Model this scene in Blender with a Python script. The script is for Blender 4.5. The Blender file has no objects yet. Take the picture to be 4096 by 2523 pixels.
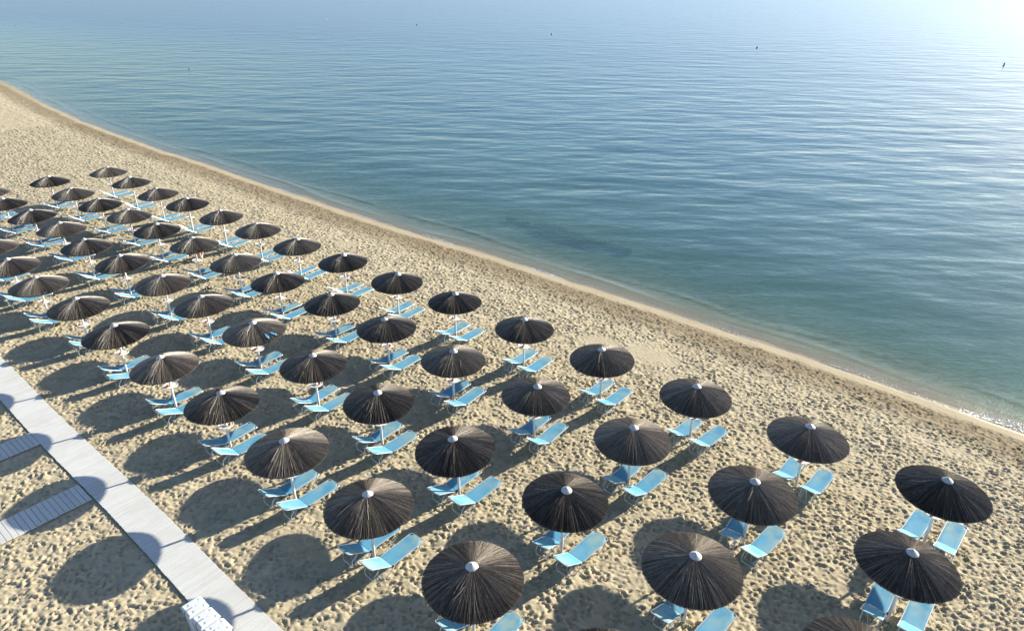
import bpy, bmesh, math, random
import numpy as np
from mathutils import Vector, Matrix

random.seed(7)
rng = np.random.default_rng(11)
sc = bpy.context.scene
C = sc.collection
rad = math.radians

# ------------------------------------------------------------------ camera, sky, sun, exposure
CAM_H, PITCH, ROLL = 15.7626, 0.464484, 0.009092
fw = Vector((0, math.cos(PITCH), -math.sin(PITCH)))
rt0, up0 = Vector((1, 0, 0)), Vector((0, math.sin(PITCH), math.cos(PITCH)))
rt = rt0 * math.cos(ROLL) + up0 * math.sin(ROLL)
upv = up0 * math.cos(ROLL) - rt0 * math.sin(ROLL)
cd = bpy.data.cameras.new('camera')
cam = bpy.data.objects.new('camera', cd)
C.objects.link(cam)
cam.matrix_world = Matrix(((rt.x, upv.x, -fw.x, 0), (rt.y, upv.y, -fw.y, 0), (rt.z, upv.z, -fw.z, CAM_H), (0, 0, 0, 1)))
cd.sensor_width = 36
cd.lens = 23.904
cd.clip_start = 0.1
cd.clip_end = 9000
sc.camera = cam

SUN_EL, SUN_AZ = rad(19.9), rad(31.6)          # azimuth measured from +X towards +Y
w = bpy.data.worlds.new('World')
sc.world = w
w.use_nodes = True
nt = w.node_tree
for n in list(nt.nodes): nt.nodes.remove(n)
sky = nt.nodes.new('ShaderNodeTexSky')
sky.sky_type = 'NISHITA'
sky.sun_disc = False
sky.sun_elevation = SUN_EL
sky.sun_rotation = math.pi / 2 - SUN_AZ
sky.altitude = 0
sky.air_density = 0.8
sky.dust_density = 0.6
sky.ozone_density = 1.9
bg = nt.nodes.new('ShaderNodeBackground')
bg.inputs[1].default_value = 0.085
out = nt.nodes.new('ShaderNodeOutputWorld')
nt.links.new(sky.outputs[0], bg.inputs[0])
nt.links.new(bg.outputs[0], out.inputs[0])

ld = bpy.data.lights.new('sun', 'SUN')
ld.energy = 4.6
ld.angle = rad(0.55)
ld.color = (1.0, 0.925, 0.775)
sun = bpy.data.objects.new('sun', ld)
C.objects.link(sun)
to_sun = Vector((math.cos(SUN_EL) * math.cos(SUN_AZ), math.cos(SUN_EL) * math.sin(SUN_AZ), math.sin(SUN_EL)))
sun.rotation_euler = to_sun.to_track_quat('Z', 'Y').to_euler()
sun.location = to_sun * 60

vs = sc.view_settings
vs.view_transform = 'Standard'
vs.look = 'None'
vs.exposure = 1.3
vs.gamma = 1.0
vs.use_curve_mapping = False
sc.render.engine = 'CYCLES'

# ------------------------------------------------------------------ frames
US = np.array([0.7733, -0.6340])      # along the shore (towards the camera's right)
NS = np.array([0.6340, 0.7733])       # towards the sea
SEA_YAW = math.atan2(NS[1], NS[0])
SEA_Z = -0.6

def st(s, t): return US[0] * s + NS[0] * t, US[1] * s + NS[1] * t
def to_st(x, y): return x * US[0] + y * US[1], x * NS[0] + y * NS[1]

_ss = np.array([-4000., -141, -130, -108, -93.5, -83.7, -70.8, -63.4, -55.4, -49, -43.3, -38.3, -34, -30.7, -26.6, -20, -14.6, -9.9, -5.8, -2.2, 1.7, 20, 4000])
_st = np.array([-500., 37.2, 36.1, 33.3, 32.0, 31.5, 31.1, 31.2, 30.95, 30.85, 30.75, 30.7, 30.85, 31.05, 31.15, 31.1, 31.15, 31.1, 31.03, 30.88, 30.6, 29.6, -300])
def shore_t(s): return np.interp(s, _ss, _st)
def profile(d):
    """height of the beach at a distance d landward (+) or seaward (-) of the waterline"""
    xs = [-4000, -300, -120, -60, -30, -15, -8, -4, -1.5, 0, 1.2, 2.6, 5.0, 10.5, 14, 200]
    zs = [-40, -14, -7, -4.0, -2.3, -1.55, -1.18, -0.95, -0.75, -0.6, -0.47, -0.24, -0.12, 0.0, 0.0, 0.0]
    return np.interp(d, xs, zs)

# ------------------------------------------------------------------ numpy noise
_perm = np.random.default_rng(3).permutation(4096)
_ang = np.random.default_rng(4).random(4096) * 2 * np.pi
_gx, _gy = np.cos(_ang).astype(np.float32), np.sin(_ang).astype(np.float32)
def perlin(x, y):
    xi, yi = np.floor(x).astype(np.int64), np.floor(y).astype(np.int64)
    xf, yf = (x - xi).astype(np.float32), (y - yi).astype(np.float32)
    u, v = xf * xf * (3 - 2 * xf), yf * yf * (3 - 2 * yf)
    def g(ix, iy, dx, dy):
        h = _perm[(_perm[ix & 4095] + iy) & 4095]
        return _gx[h] * dx + _gy[h] * dy
    a = g(xi, yi, xf, yf); b = g(xi + 1, yi, xf - 1, yf)
    c = g(xi, yi + 1, xf, yf - 1); d = g(xi + 1, yi + 1, xf - 1, yf - 1)
    return (a + u * (b - a)) * (1 - v) + (c + u * (d - c)) * v
def smooth(a, b, x):
    k = np.clip((x - a) / (b - a), 0, 1)
    return k * k * (3 - 2 * k)

# ------------------------------------------------------------------ materials
MATS = {}
def mat(name):
    m = bpy.data.materials.new(name)
    m.use_nodes = True
    t = m.node_tree
    for n in list(t.nodes): t.nodes.remove(n)
    o = t.nodes.new('ShaderNodeOutputMaterial')
    MATS[name] = m
    return m, t, o
class NT:
    def __init__(s, t): s.t = t
    def n(s, kind, **kw):
        nd = s.t.nodes.new(kind)
        for k, v in kw.items():
            if k.startswith('i_'):
                key = k[2:]
                key = int(key) if key.isdigit() else key.replace('_', ' ')
                nd.inputs[key].default_value = v
            else: setattr(nd, k, v)
        return nd
    def l(s, a, b): s.t.links.new(a, b)
    def math(s, op, a, b=None, clamp=False):
        nd = s.t.nodes.new('ShaderNodeMath'); nd.operation = op; nd.use_clamp = clamp
        for i, v in enumerate((a, b)):
            if v is None: continue
            if isinstance(v, (int, float)): nd.inputs[i].default_value = v
            else: s.l(v, nd.inputs[i])
        return nd.outputs[0]
    def mix(s, f, a, b):
        nd = s.t.nodes.new('ShaderNodeMix'); nd.data_type = 'RGBA'
        for i, v in ((0, f), (6, a), (7, b)):
            if isinstance(v, (int, float)): nd.inputs[i].default_value = v
            elif isinstance(v, tuple): nd.inputs[i].default_value = (*v, 1) if len(v) == 3 else v
            else: s.l(v, nd.inputs[i])
        return nd.outputs[2]
    def ramp(s, f, a, b):
        nd = s.t.nodes.new('ShaderNodeMapRange'); nd.inputs[1].default_value = a; nd.inputs[2].default_value = b
        s.l(f, nd.inputs[0]); return nd.outputs[0]

def simple(name, col, rough=0.6, metal=0.0, spec=0.5, var=0.12, scale=6.0, bump=0.0, obj_var=0.0):
    m, t, o = mat(name); N = NT(t)
    tc = N.n('ShaderNodeTexCoord')
    no = N.n('ShaderNodeTexNoise', i_Scale=scale, i_Detail=4.0)
    N.l(tc.outputs['Object'], no.inputs['Vector'])
    f = no.outputs[0]
    if obj_var:
        oi = N.n('ShaderNodeObjectInfo')
        f = N.math('ADD', f, N.math('MULTIPLY', N.math('SUBTRACT', oi.outputs['Random'], 0.5), obj_var))
    lo = tuple(c * (1 - var) for c in col); hi = tuple(min(1, c * (1 + var)) for c in col)
    p = N.n('ShaderNodeBsdfPrincipled', i_Roughness=rough, i_Metallic=metal)
    p.inputs['Specular IOR Level'].default_value = spec
    N.l(N.mix(N.ramp(f, 0.3, 0.7), lo, hi), p.inputs['Base Color'])
    if bump:
        b = N.n('ShaderNodeBump', i_Strength=0.5, i_Distance=bump)
        N.l(no.outputs[0], b.inputs['Height']); N.l(b.outputs[0], p.inputs['Normal'])
    N.l(p.outputs[0], o.inputs[0])
    return m

def make_sand():
    m, t, o = mat('sand'); N = NT(t)
    geo = N.n('ShaderNodeNewGeometry')
    wet = N.n('ShaderNodeAttribute', attribute_name='wet')
    n1 = N.n('ShaderNodeTexNoise', i_Scale=0.6, i_Detail=5.0, i_Roughness=0.6)
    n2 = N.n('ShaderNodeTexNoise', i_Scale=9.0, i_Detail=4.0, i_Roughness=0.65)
    n3 = N.n('ShaderNodeTexNoise', i_Scale=60.0, i_Detail=3.0)
    for n in (n1, n2, n3): N.l(geo.outputs['Position'], n.inputs['Vector'])
    c = N.mix(N.ramp(n1.outputs[0], 0.3, 0.7), (0.425, 0.36, 0.238), (0.50, 0.432, 0.302))
    c = N.mix(N.math('MULTIPLY', N.ramp(n2.outputs[0], 0.35, 0.75), 0.35), c, (0.365, 0.30, 0.19))
    c = N.mix(N.math('MULTIPLY', N.ramp(n3.outputs[0], 0.45, 0.75), 0.25), c, (0.53, 0.46, 0.325))
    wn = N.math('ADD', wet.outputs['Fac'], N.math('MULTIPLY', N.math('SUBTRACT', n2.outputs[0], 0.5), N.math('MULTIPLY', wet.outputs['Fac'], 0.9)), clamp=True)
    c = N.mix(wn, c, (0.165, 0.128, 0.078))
    bed = N.n('ShaderNodeAttribute', attribute_name='bed')
    mb = N.n('ShaderNodeMapping'); mb.inputs['Rotation'].default_value = (0, 0, rad(38)); mb.inputs['Scale'].default_value = (0.8, 2.4, 1)
    N.l(geo.outputs['Position'], mb.inputs['Vector'])
    n4 = N.n('ShaderNodeTexNoise', i_Scale=1.6, i_Detail=6.0, i_Roughness=0.75); N.l(mb.outputs[0], n4.inputs['Vector'])
    c = N.mix(N.math('MULTIPLY', bed.outputs['Fac'], N.ramp(n4.outputs[0], 0.36, 0.62)), c, (0.105, 0.095, 0.052))  # olive bed mottling, also standing in for caustic grain by colour alone
    p = N.n('ShaderNodeBsdfPrincipled')
    p.inputs['Specular IOR Level'].default_value = 0.25
    N.l(c, p.inputs['Base Color'])
    film = N.n('ShaderNodeAttribute', attribute_name='film')
    N.l(N.math('SUBTRACT', 0.95, N.math('MULTIPLY', film.outputs['Fac'], 0.7)), p.inputs['Roughness'])
    b = N.n('ShaderNodeBump', i_Strength=0.6, i_Distance=0.03)
    N.l(N.math('ADD', n2.outputs[0], N.math('MULTIPLY', n3.outputs[0], 0.25)), b.inputs['Height'])
    N.l(b.outputs[0], p.inputs['Normal'])
    N.l(p.outputs[0], o.inputs[0])
    return m

def make_water():
    m, t, o = mat('sea_water'); N = NT(t)
    geo = N.n('ShaderNodeNewGeometry')
    dep = N.n('ShaderNodeAttribute', attribute_name='depth')
    def wave(rot, sx, sy, detail, rough=0.5):
        mp = N.n('ShaderNodeMapping'); mp.vector_type = 'POINT'
        mp.inputs['Rotation'].default_value = (0, 0, rot); mp.inputs['Scale'].default_value = (sx, sy, 1)
        N.l(geo.outputs['Position'], mp.inputs['Vector'])
        no = N.n('ShaderNodeTexNoise', i_Scale=1.0, i_Detail=detail, i_Roughness=rough)
        N.l(mp.outputs[0], no.inputs['Vector'])
        return no.outputs[0]
    swell = wave(rad(31), 0.13, 0.29, 2.0, 0.45)
    cross = wave(rad(8), 0.20, 0.48, 2.0, 0.5)
    chop = wave(rad(14), 0.8, 1.9, 3.0, 0.6)
    fine = wave(rad(22), 2.6, 5.2, 3.0, 0.65)
    calm = N.ramp(dep.outputs['Fac'], 0.03, 0.7)
    h = N.math('ADD', N.math('MULTIPLY', swell, 0.27), N.math('MULTIPLY', cross, 0.11))
    h = N.math('MULTIPLY', h, N.math('ADD', N.math('MULTIPLY', calm, 0.85), 0.15))
    h = N.math('ADD', h, N.math('MULTIPLY', chop, 0.028))
    h = N.math('ADD', h, N.math('MULTIPLY', fine, N.math('SUBTRACT', 0.024, N.math('MULTIPLY', calm, 0.010))))
    b = N.n('ShaderNodeBump', i_Strength=1.0, i_Distance=1.0)
    N.l(h, b.inputs['Height'])
    dt = N.n('ShaderNodeVectorMath', operation='DOT_PRODUCT'); N.l(b.outputs[0], dt.inputs[0]); N.l(geo.outputs['Incoming'], dt.inputs[1])
    ca = N.math('ABSOLUTE', dt.outputs['Value'])
    fres = N.math('ADD', 0.02, N.math('MULTIPLY', N.math('POWER', N.math('SUBTRACT', 1.0, ca, clamp=True), 5.0), 0.98))
    gl = N.n('ShaderNodeBsdfGlossy'); N.l(N.math('ADD', N.math('MULTIPLY', N.ramp(dep.outputs['Fac'], 0.3, 6.0), 0.27), 0.05), gl.inputs['Roughness']); N.l(b.outputs[0], gl.inputs['Normal'])
    gl.inputs['Color'].default_value = (0.79, 0.85, 0.85, 1)
    tr = N.n('ShaderNodeBsdfTransparent')
    N.l(N.mix(N.ramp(dep.outputs['Fac'], 0.0, 0.5), (0.97, 0.98, 0.97), (0.60, 0.86, 0.84)), tr.inputs['Color'])
    df = N.n('ShaderNodeBsdfDiffuse'); 
    patch = wave(rad(20), 0.05, 0.09, 3.0, 0.5)
    near = N.mix(N.ramp(patch, 0.35, 0.65), (0.078, 0.165, 0.165), (0.052, 0.128, 0.138))
    far = N.mix(N.ramp(patch, 0.35, 0.65), (0.030, 0.098, 0.145), (0.024, 0.082, 0.13))
    N.l(N.mix(N.ramp(dep.outputs['Fac'], 0.5, 3.0), near, far), df.inputs['Color'])
    turb = N.math('SUBTRACT', 1.0, N.math('POWER', 2.718, N.math('MULTIPLY', dep.outputs['Fac'], -1.35)))
    body = N.n('ShaderNodeMixShader'); N.l(turb, body.inputs[0]); N.l(tr.outputs[0], body.inputs[1]); N.l(df.outputs[0], body.inputs[2])
    top = N.n('ShaderNodeMixShader'); N.l(fres, top.inputs[0]); N.l(body.outputs[0], top.inputs[1]); N.l(gl.outputs[0], top.inputs[2])
    N.l(top.outputs[0], o.inputs[0])
    return m

def make_reed():
    m, t, o = mat('reed'); N = NT(t)
    tone = N.n('ShaderNodeAttribute', attribute_name='tone')
    oi = N.n('ShaderNodeObjectInfo')
    tc = N.n('ShaderNodeTexCoord')
    no = N.n('ShaderNodeTexNoise', i_Scale=14.0, i_Detail=3.0); N.l(tc.outputs['Object'], no.inputs['Vector'])
    f = N.math('ADD', tone.outputs['Fac'], N.math('MULTIPLY', N.math('SUBTRACT', no.outputs[0], 0.5), 0.5))
    f = N.math('ADD', f, N.math('MULTIPLY', N.math('SUBTRACT', oi.outputs['Random'], 0.5), 0.42), clamp=True)
    c = N.mix(f, (0.052, 0.044, 0.040), (0.42, 0.36, 0.295))
    p = N.n('ShaderNodeBsdfPrincipled', i_Roughness=0.42); p.inputs['Specular IOR Level'].default_value = 0.6
    N.l(c, p.inputs['Base Color']); N.l(p.outputs[0], o.inputs[0])
    return m

def make_fabric():
    m, t, o = mat('blue_mesh_fabric'); N = NT(t)
    tc = N.n('ShaderNodeTexCoord'); oi = N.n('ShaderNodeObjectInfo')
    add = N.n('ShaderNodeVectorMath', operation='ADD')
    sclr = N.n('ShaderNodeVectorMath', operation='SCALE'); sclr.inputs[0].default_value = (31, 17, 23)
    N.l(oi.outputs['Random'], sclr.inputs['Scale'])
    N.l(tc.outputs['Object'], add.inputs[0]); N.l(sclr.outputs[0], add.inputs[1])
    n1 = N.n('ShaderNodeTexNoise', i_Scale=2.2, i_Detail=3.0); N.l(add.outputs[0], n1.inputs['Vector'])
    n2 = N.n('ShaderNodeTexNoise', i_Scale=11.0, i_Detail=4.0); N.l(add.outputs[0], n2.inputs['Vector'])
    sep = N.n('ShaderNodeSeparateXYZ'); N.l(tc.outputs['Object'], sep.inputs[0])
    end = N.ramp(sep.outputs[0], 0.2, 1.3)
    worn = N.math('MULTIPLY', N.ramp(n1.outputs[0], 0.36, 0.60), N.math('ADD', N.math('MULTIPLY', end, 0.8), N.math('MULTIPLY', oi.outputs['Random'], 0.35)))
    c = N.mix(worn, (0.115, 0.375, 0.58), (0.38, 0.52, 0.47))
    c = N.mix(N.math('MULTIPLY', N.ramp(n2.outputs[0], 0.55, 0.75), 0.18), c, (0.33, 0.52, 0.58))
    p = N.n('ShaderNodeBsdfPrincipled', i_Roughness=0.75); p.inputs['Specular IOR Level'].default_value = 0.15
    N.l(c, p.inputs['Base Color'])
    wv = N.n('ShaderNodeTexWave', i_Scale=120.0); N.l(tc.outputs['Object'], wv.inputs['Vector'])
    b = N.n('ShaderNodeBump', i_Strength=0.15, i_Distance=0.002); N.l(wv.outputs[0], b.inputs['Height']); N.l(b.outputs[0], p.inputs['Normal'])
    tl = N.n('ShaderNodeBsdfTranslucent'); N.l(c, tl.inputs['Color'])
    mx = N.n('ShaderNodeMixShader', i_0=0.18); N.l(p.outputs[0], mx.inputs[1]); N.l(tl.outputs[0], mx.inputs[2])
    N.l(mx.outputs[0], o.inputs[0])
    return m

def make_plank():
    m, t, o = mat('white_plank'); N = NT(t)
    tc = N.n('ShaderNodeTexCoord'); oi = N.n('ShaderNodeObjectInfo')
    mp = N.n('ShaderNodeMapping'); mp.inputs['Scale'].default_value = (18, 1.5, 18)
    add = N.n('ShaderNodeVectorMath', operation='ADD')
    sclr = N.n('ShaderNodeVectorMath', operation='SCALE'); sclr.inputs[0].default_value = (13, 29, 7)
    N.l(oi.outputs['Random'], sclr.inputs['Scale'])
    N.l(tc.outputs['Object'], add.inputs[0]); N.l(sclr.outputs[0], add.inputs[1]); N.l(add.outputs[0], mp.inputs['Vector'])
    no = N.n('ShaderNodeTexNoise', i_Scale=1.0, i_Detail=5.0, i_Roughness=0.65); N.l(mp.outputs[0], no.inputs['Vector'])
    geo = N.n('ShaderNodeNewGeometry')
    dirt = N.n('ShaderNodeTexNoise', i_Scale=0.9, i_Detail=5.0, i_Roughness=0.6); N.l(geo.outputs['Position'], dirt.inputs['Vector'])
    c = N.mix(N.ramp(no.outputs[0], 0.35, 0.7), (0.56, 0.565, 0.55), (0.65, 0.655, 0.635))
    c = N.mix(N.math('MULTIPLY', N.ramp(dirt.outputs[0], 0.48, 0.75), 0.35), c, (0.40, 0.37, 0.31))
    c = N.mix(N.math('MULTIPLY', oi.outputs['Random'], 0.4), c, (0.46, 0.455, 0.435))
    p = N.n('ShaderNodeBsdfPrincipled', i_Roughness=0.65)
    N.l(c, p.inputs['Base Color'])
    b = N.n('ShaderNodeBump', i_Strength=0.4, i_Distance=0.004); N.l(no.outputs[0], b.inputs['Height']); N.l(b.outputs[0], p.inputs['Normal'])
    N.l(p.outputs[0], o.inputs[0])
    return m

M = dict(sand=make_sand(), water=make_water(), reed=make_reed(), fabric=make_fabric(), plank=make_plank(),
         core=simple('reed_core', (0.06, 0.047, 0.038), 0.8, var=0.3, scale=20),
         pole=simple('white_painted_wood', (0.70, 0.69, 0.67), 0.5, var=0.08, scale=5, obj_var=0.5),
         cap=simple('cap_plastic', (0.47, 0.475, 0.48), 0.45, var=0.10, scale=8, obj_var=0.6),
         tray=simple('tray_plastic', (0.74, 0.72, 0.70), 0.45, var=0.06, scale=8),
         clay=simple('terracotta', (0.42, 0.12, 0.045), 0.7, var=0.25, scale=30),
         ash=simple('ash', (0.03, 0.025, 0.022), 0.9),
         alu=simple('aluminium', (0.62, 0.63, 0.65), 0.36, metal=0.55, var=0.08, scale=12),
         black=simple('black_plastic', (0.02, 0.02, 0.022), 0.5),
         joist=simple('weathered_timber', (0.28, 0.23, 0.17), 0.85, var=0.25, scale=10),
         bin=simple('white_bin_plastic', (0.66, 0.68, 0.70), 0.4, var=0.05, scale=4),
         chain=simple('dark_chain', (0.05, 0.045, 0.05), 0.45, metal=0.6, var=0.4, scale=40),
         skin=simple('skin', (0.46, 0.28, 0.19), 0.55, var=0.08, scale=5),
         hair=simple('dark_hair', (0.025, 0.018, 0.013), 0.6, var=0.3, scale=40),
         shorts=simple('beige_cotton', (0.45, 0.42, 0.37), 0.85, var=0.15, scale=15),
         swim=simple('navy_swimwear', (0.02, 0.03, 0.08), 0.7),
         float_dark=simple('dark_float', (0.035, 0.022, 0.022), 0.35, var=0.3),
         float_pale=simple('pale_float', (0.55, 0.55, 0.56), 0.4, var=0.15),
         rope=simple('rope', (0.25, 0.22, 0.17), 0.9),
         shoe=simple('dark_shoe', (0.018, 0.016, 0.022), 0.55, var=0.3),
         sandal=simple('blue_sandal', (0.05, 0.27, 0.50), 0.5, var=0.15, scale=20),
         strap=simple('pale_strap', (0.62, 0.66, 0.50), 0.5),
         weed=simple('seaweed', (0.010, 0.012, 0.014), 0.8, var=0.4, scale=12))

# ------------------------------------------------------------------ mesh builder
class MB:
    def __init__(s): s.v = []; s.f = []; s.tone = None
    def box(s, c, d, rz=0.0):
        b = len(s.v); cx, cy, cz = c; hx, hy, hz = d[0] / 2, d[1] / 2, d[2] / 2
        co, si = math.cos(rz), math.sin(rz)
        for z in (-hz, hz):
            for x, y in ((-hx, -hy), (hx, -hy), (hx, hy), (-hx, hy)):
                s.v.append((cx + x * co - y * si, cy + x * si + y * co, cz + z))
        for f in ((3, 2, 1, 0), (4, 5, 6, 7), (0, 1, 5, 4), (1, 2, 6, 5), (2, 3, 7, 6), (3, 0, 4, 7)):
            s.f.append(tuple(b + i for i in f))
        return s
    def tube(s, pts, r, k=6, closed=False):
        P = [Vector(p) for p in pts]; n = len(P); b = len(s.v)
        R = r if isinstance(r, (list, tuple)) else [r] * n
        prev = None
        for i in range(n):
            a = P[i - 1] if (i > 0 or closed) else P[i]
            c = P[(i + 1) % n] if (i < n - 1 or closed) else P[i]
            tg = (c - a).normalized()
            if prev is None:
                ref = Vector((0, 0, 1)) if abs(tg.z) < 0.9 else Vector((1, 0, 0))
                u = tg.cross(ref).normalized()
            else:
                u = (prev - tg * prev.dot(tg)).normalized()
            prev = u; v = tg.cross(u)
            for j in range(k):
                an = 2 * math.pi * j / k
                s.v.append(tuple(P[i] + (u * math.cos(an) + v * math.sin(an)) * R[i]))
        for i in range(n if closed else n - 1):
            i2 = (i + 1) % n
            for j in range(k):
                j2 = (j + 1) % k
                s.f.append((b + i * k + j, b + i * k + j2, b + i2 * k + j2, b + i2 * k + j))
        if not closed:
            s.f.append(tuple(b + j for j in reversed(range(k))))
            s.f.append(tuple(b + (n - 1) * k + j for j in range(k)))
        return s
    def lathe(s, prof, k=24, c=(0, 0, 0)):
        b = len(s.v); n = len(prof)
        for r, z in prof:
            for j in range(k):
                an = 2 * math.pi * j / k
                s.v.append((c[0] + max(r, 1e-4) * math.cos(an), c[1] + max(r, 1e-4) * math.sin(an), c[2] + z))
        for i in range(n - 1):
            for j in range(k):
                j2 = (j + 1) % k
                s.f.append((b + i * k + j, b + i * k + j2, b + (i + 1) * k + j2, b + (i + 1) * k + j))
        s.f.append(tuple(b + j for j in reversed(range(k))))
        s.f.append(tuple(b + (n - 1) * k + j for j in range(k)))
        return s
    def mesh(s, name, m, smooth=False):
        me = bpy.data.meshes.new(name)
        me.from_pydata(s.v, [], s.f)
        if smooth:
            me.polygons.foreach_set('use_smooth', [True] * len(me.polygons))
            try: me.set_sharp_from_angle(angle=rad(40))
            except Exception: pass
        if s.tone is not None:
            a = me.attributes.new('tone', 'FLOAT', 'POINT'); a.data.foreach_set('value', s.tone)
        me.materials.append(m)
        me.update()
        return me
def link(name, data, parent=None, loc=None, rot=None):
    o = bpy.data.objects.new(name, data)
    C.objects.link(o)
    if parent is not None: o.parent = parent
    if loc is not None: o.location = loc
    if rot is not None: o.rotation_euler = rot
    return o
def tag(o, label=None, cat=None, group=None, kind=None):
    if label: o['label'] = label
    if cat: o['category'] = cat
    if group: o['group'] = group
    if kind: o['kind'] = kind
    return o
def rounded(pts, r, k=4):
    """polyline with its inner corners rounded"""
    P = [Vector(p) for p in pts]; o = [P[0]]
    for i in range(1, len(P) - 1):
        a, b, c = P[i - 1], P[i], P[i + 1]
        d1, d2 = (a - b), (c - b)
        q = min(r, d1.length * 0.49, d2.length * 0.49)
        p1, p2 = b + d1.normalized() * q, b + d2.normalized() * q
        for j in range(k + 1):
            u = j / k
            o.append(p1 * (1 - u) ** 2 + b * 2 * u * (1 - u) + p2 * u * u)
    o.append(P[-1])
    return o

# ------------------------------------------------------------------ umbrella grid (positions of the poles on the sand)
ROWS = {
 0: {0: (-30.72, 50.81), 1: (-27.56, 48.06), 2: (-24.32, 45.38), 3: (-21.42, 43.22), 4: (-18.19, 40.65), 5: (-15.14, 38.27), 6: (-12.07, 35.71), 7: (-8.96, 33.44), 8: (-5.78, 30.98), 9: (-2.69, 28.68), 10: (0.53, 26.04), 11: (3.66, 23.54), 12: (6.74, 20.89), 13: (9.86, 18.44), 14: (12.92, 15.86)},
 1: {0: (-33.48, 48.09), 1: (-30.17, 45.29), 2: (-26.99, 42.86), 3: (-24.01, 40.65), 4: (-21.05, 38.10), 5: (-17.82, 35.70), 6: (-14.53, 33.24), 7: (-11.60, 30.80), 8: (-8.33, 28.42), 9: (-5.41, 26.00), 10: (-2.35, 23.36), 11: (0.87, 20.90), 12: (4.04, 18.30), 13: (7.24, 15.77), 14: (10.36, 12.98)},
 2: {0: (-36.05, 45.45), 1: (-33.16, 42.76), 2: (-29.79, 40.39), 3: (-26.70, 38.09), 4: (-23.67, 35.34), 5: (-20.48, 33.10), 6: (-17.12, 30.46), 7: (-14.10, 28.06), 8: (-10.99, 25.61), 9: (-7.75, 22.87), 10: (-4.76, 20.36), 11: (-1.71, 17.74), 12: (1.57, 15.34), 13: (4.76, 12.87), 14: (7.80, 10.16)},
 3: {3: (-28.75, 35.05), 4: (-25.91, 32.49), 5: (-23.02, 30.12), 6: (-19.75, 27.76), 7: (-16.67, 25.19), 8: (-13.40, 22.63), 9: (-10.28, 20.11), 10: (-7.16, 17.49), 11: (-4.07, 14.98), 12: (-0.94, 12.46), 13: (2.12, 9.79)},
}
WALK_T0, WALK_T1 = 4.70, 5.86
WALK_S0, WALK_S1 = -37.5, -9.0
SIDE = [(-27.55, -26.45), (-22.98, -21.84)]

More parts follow.
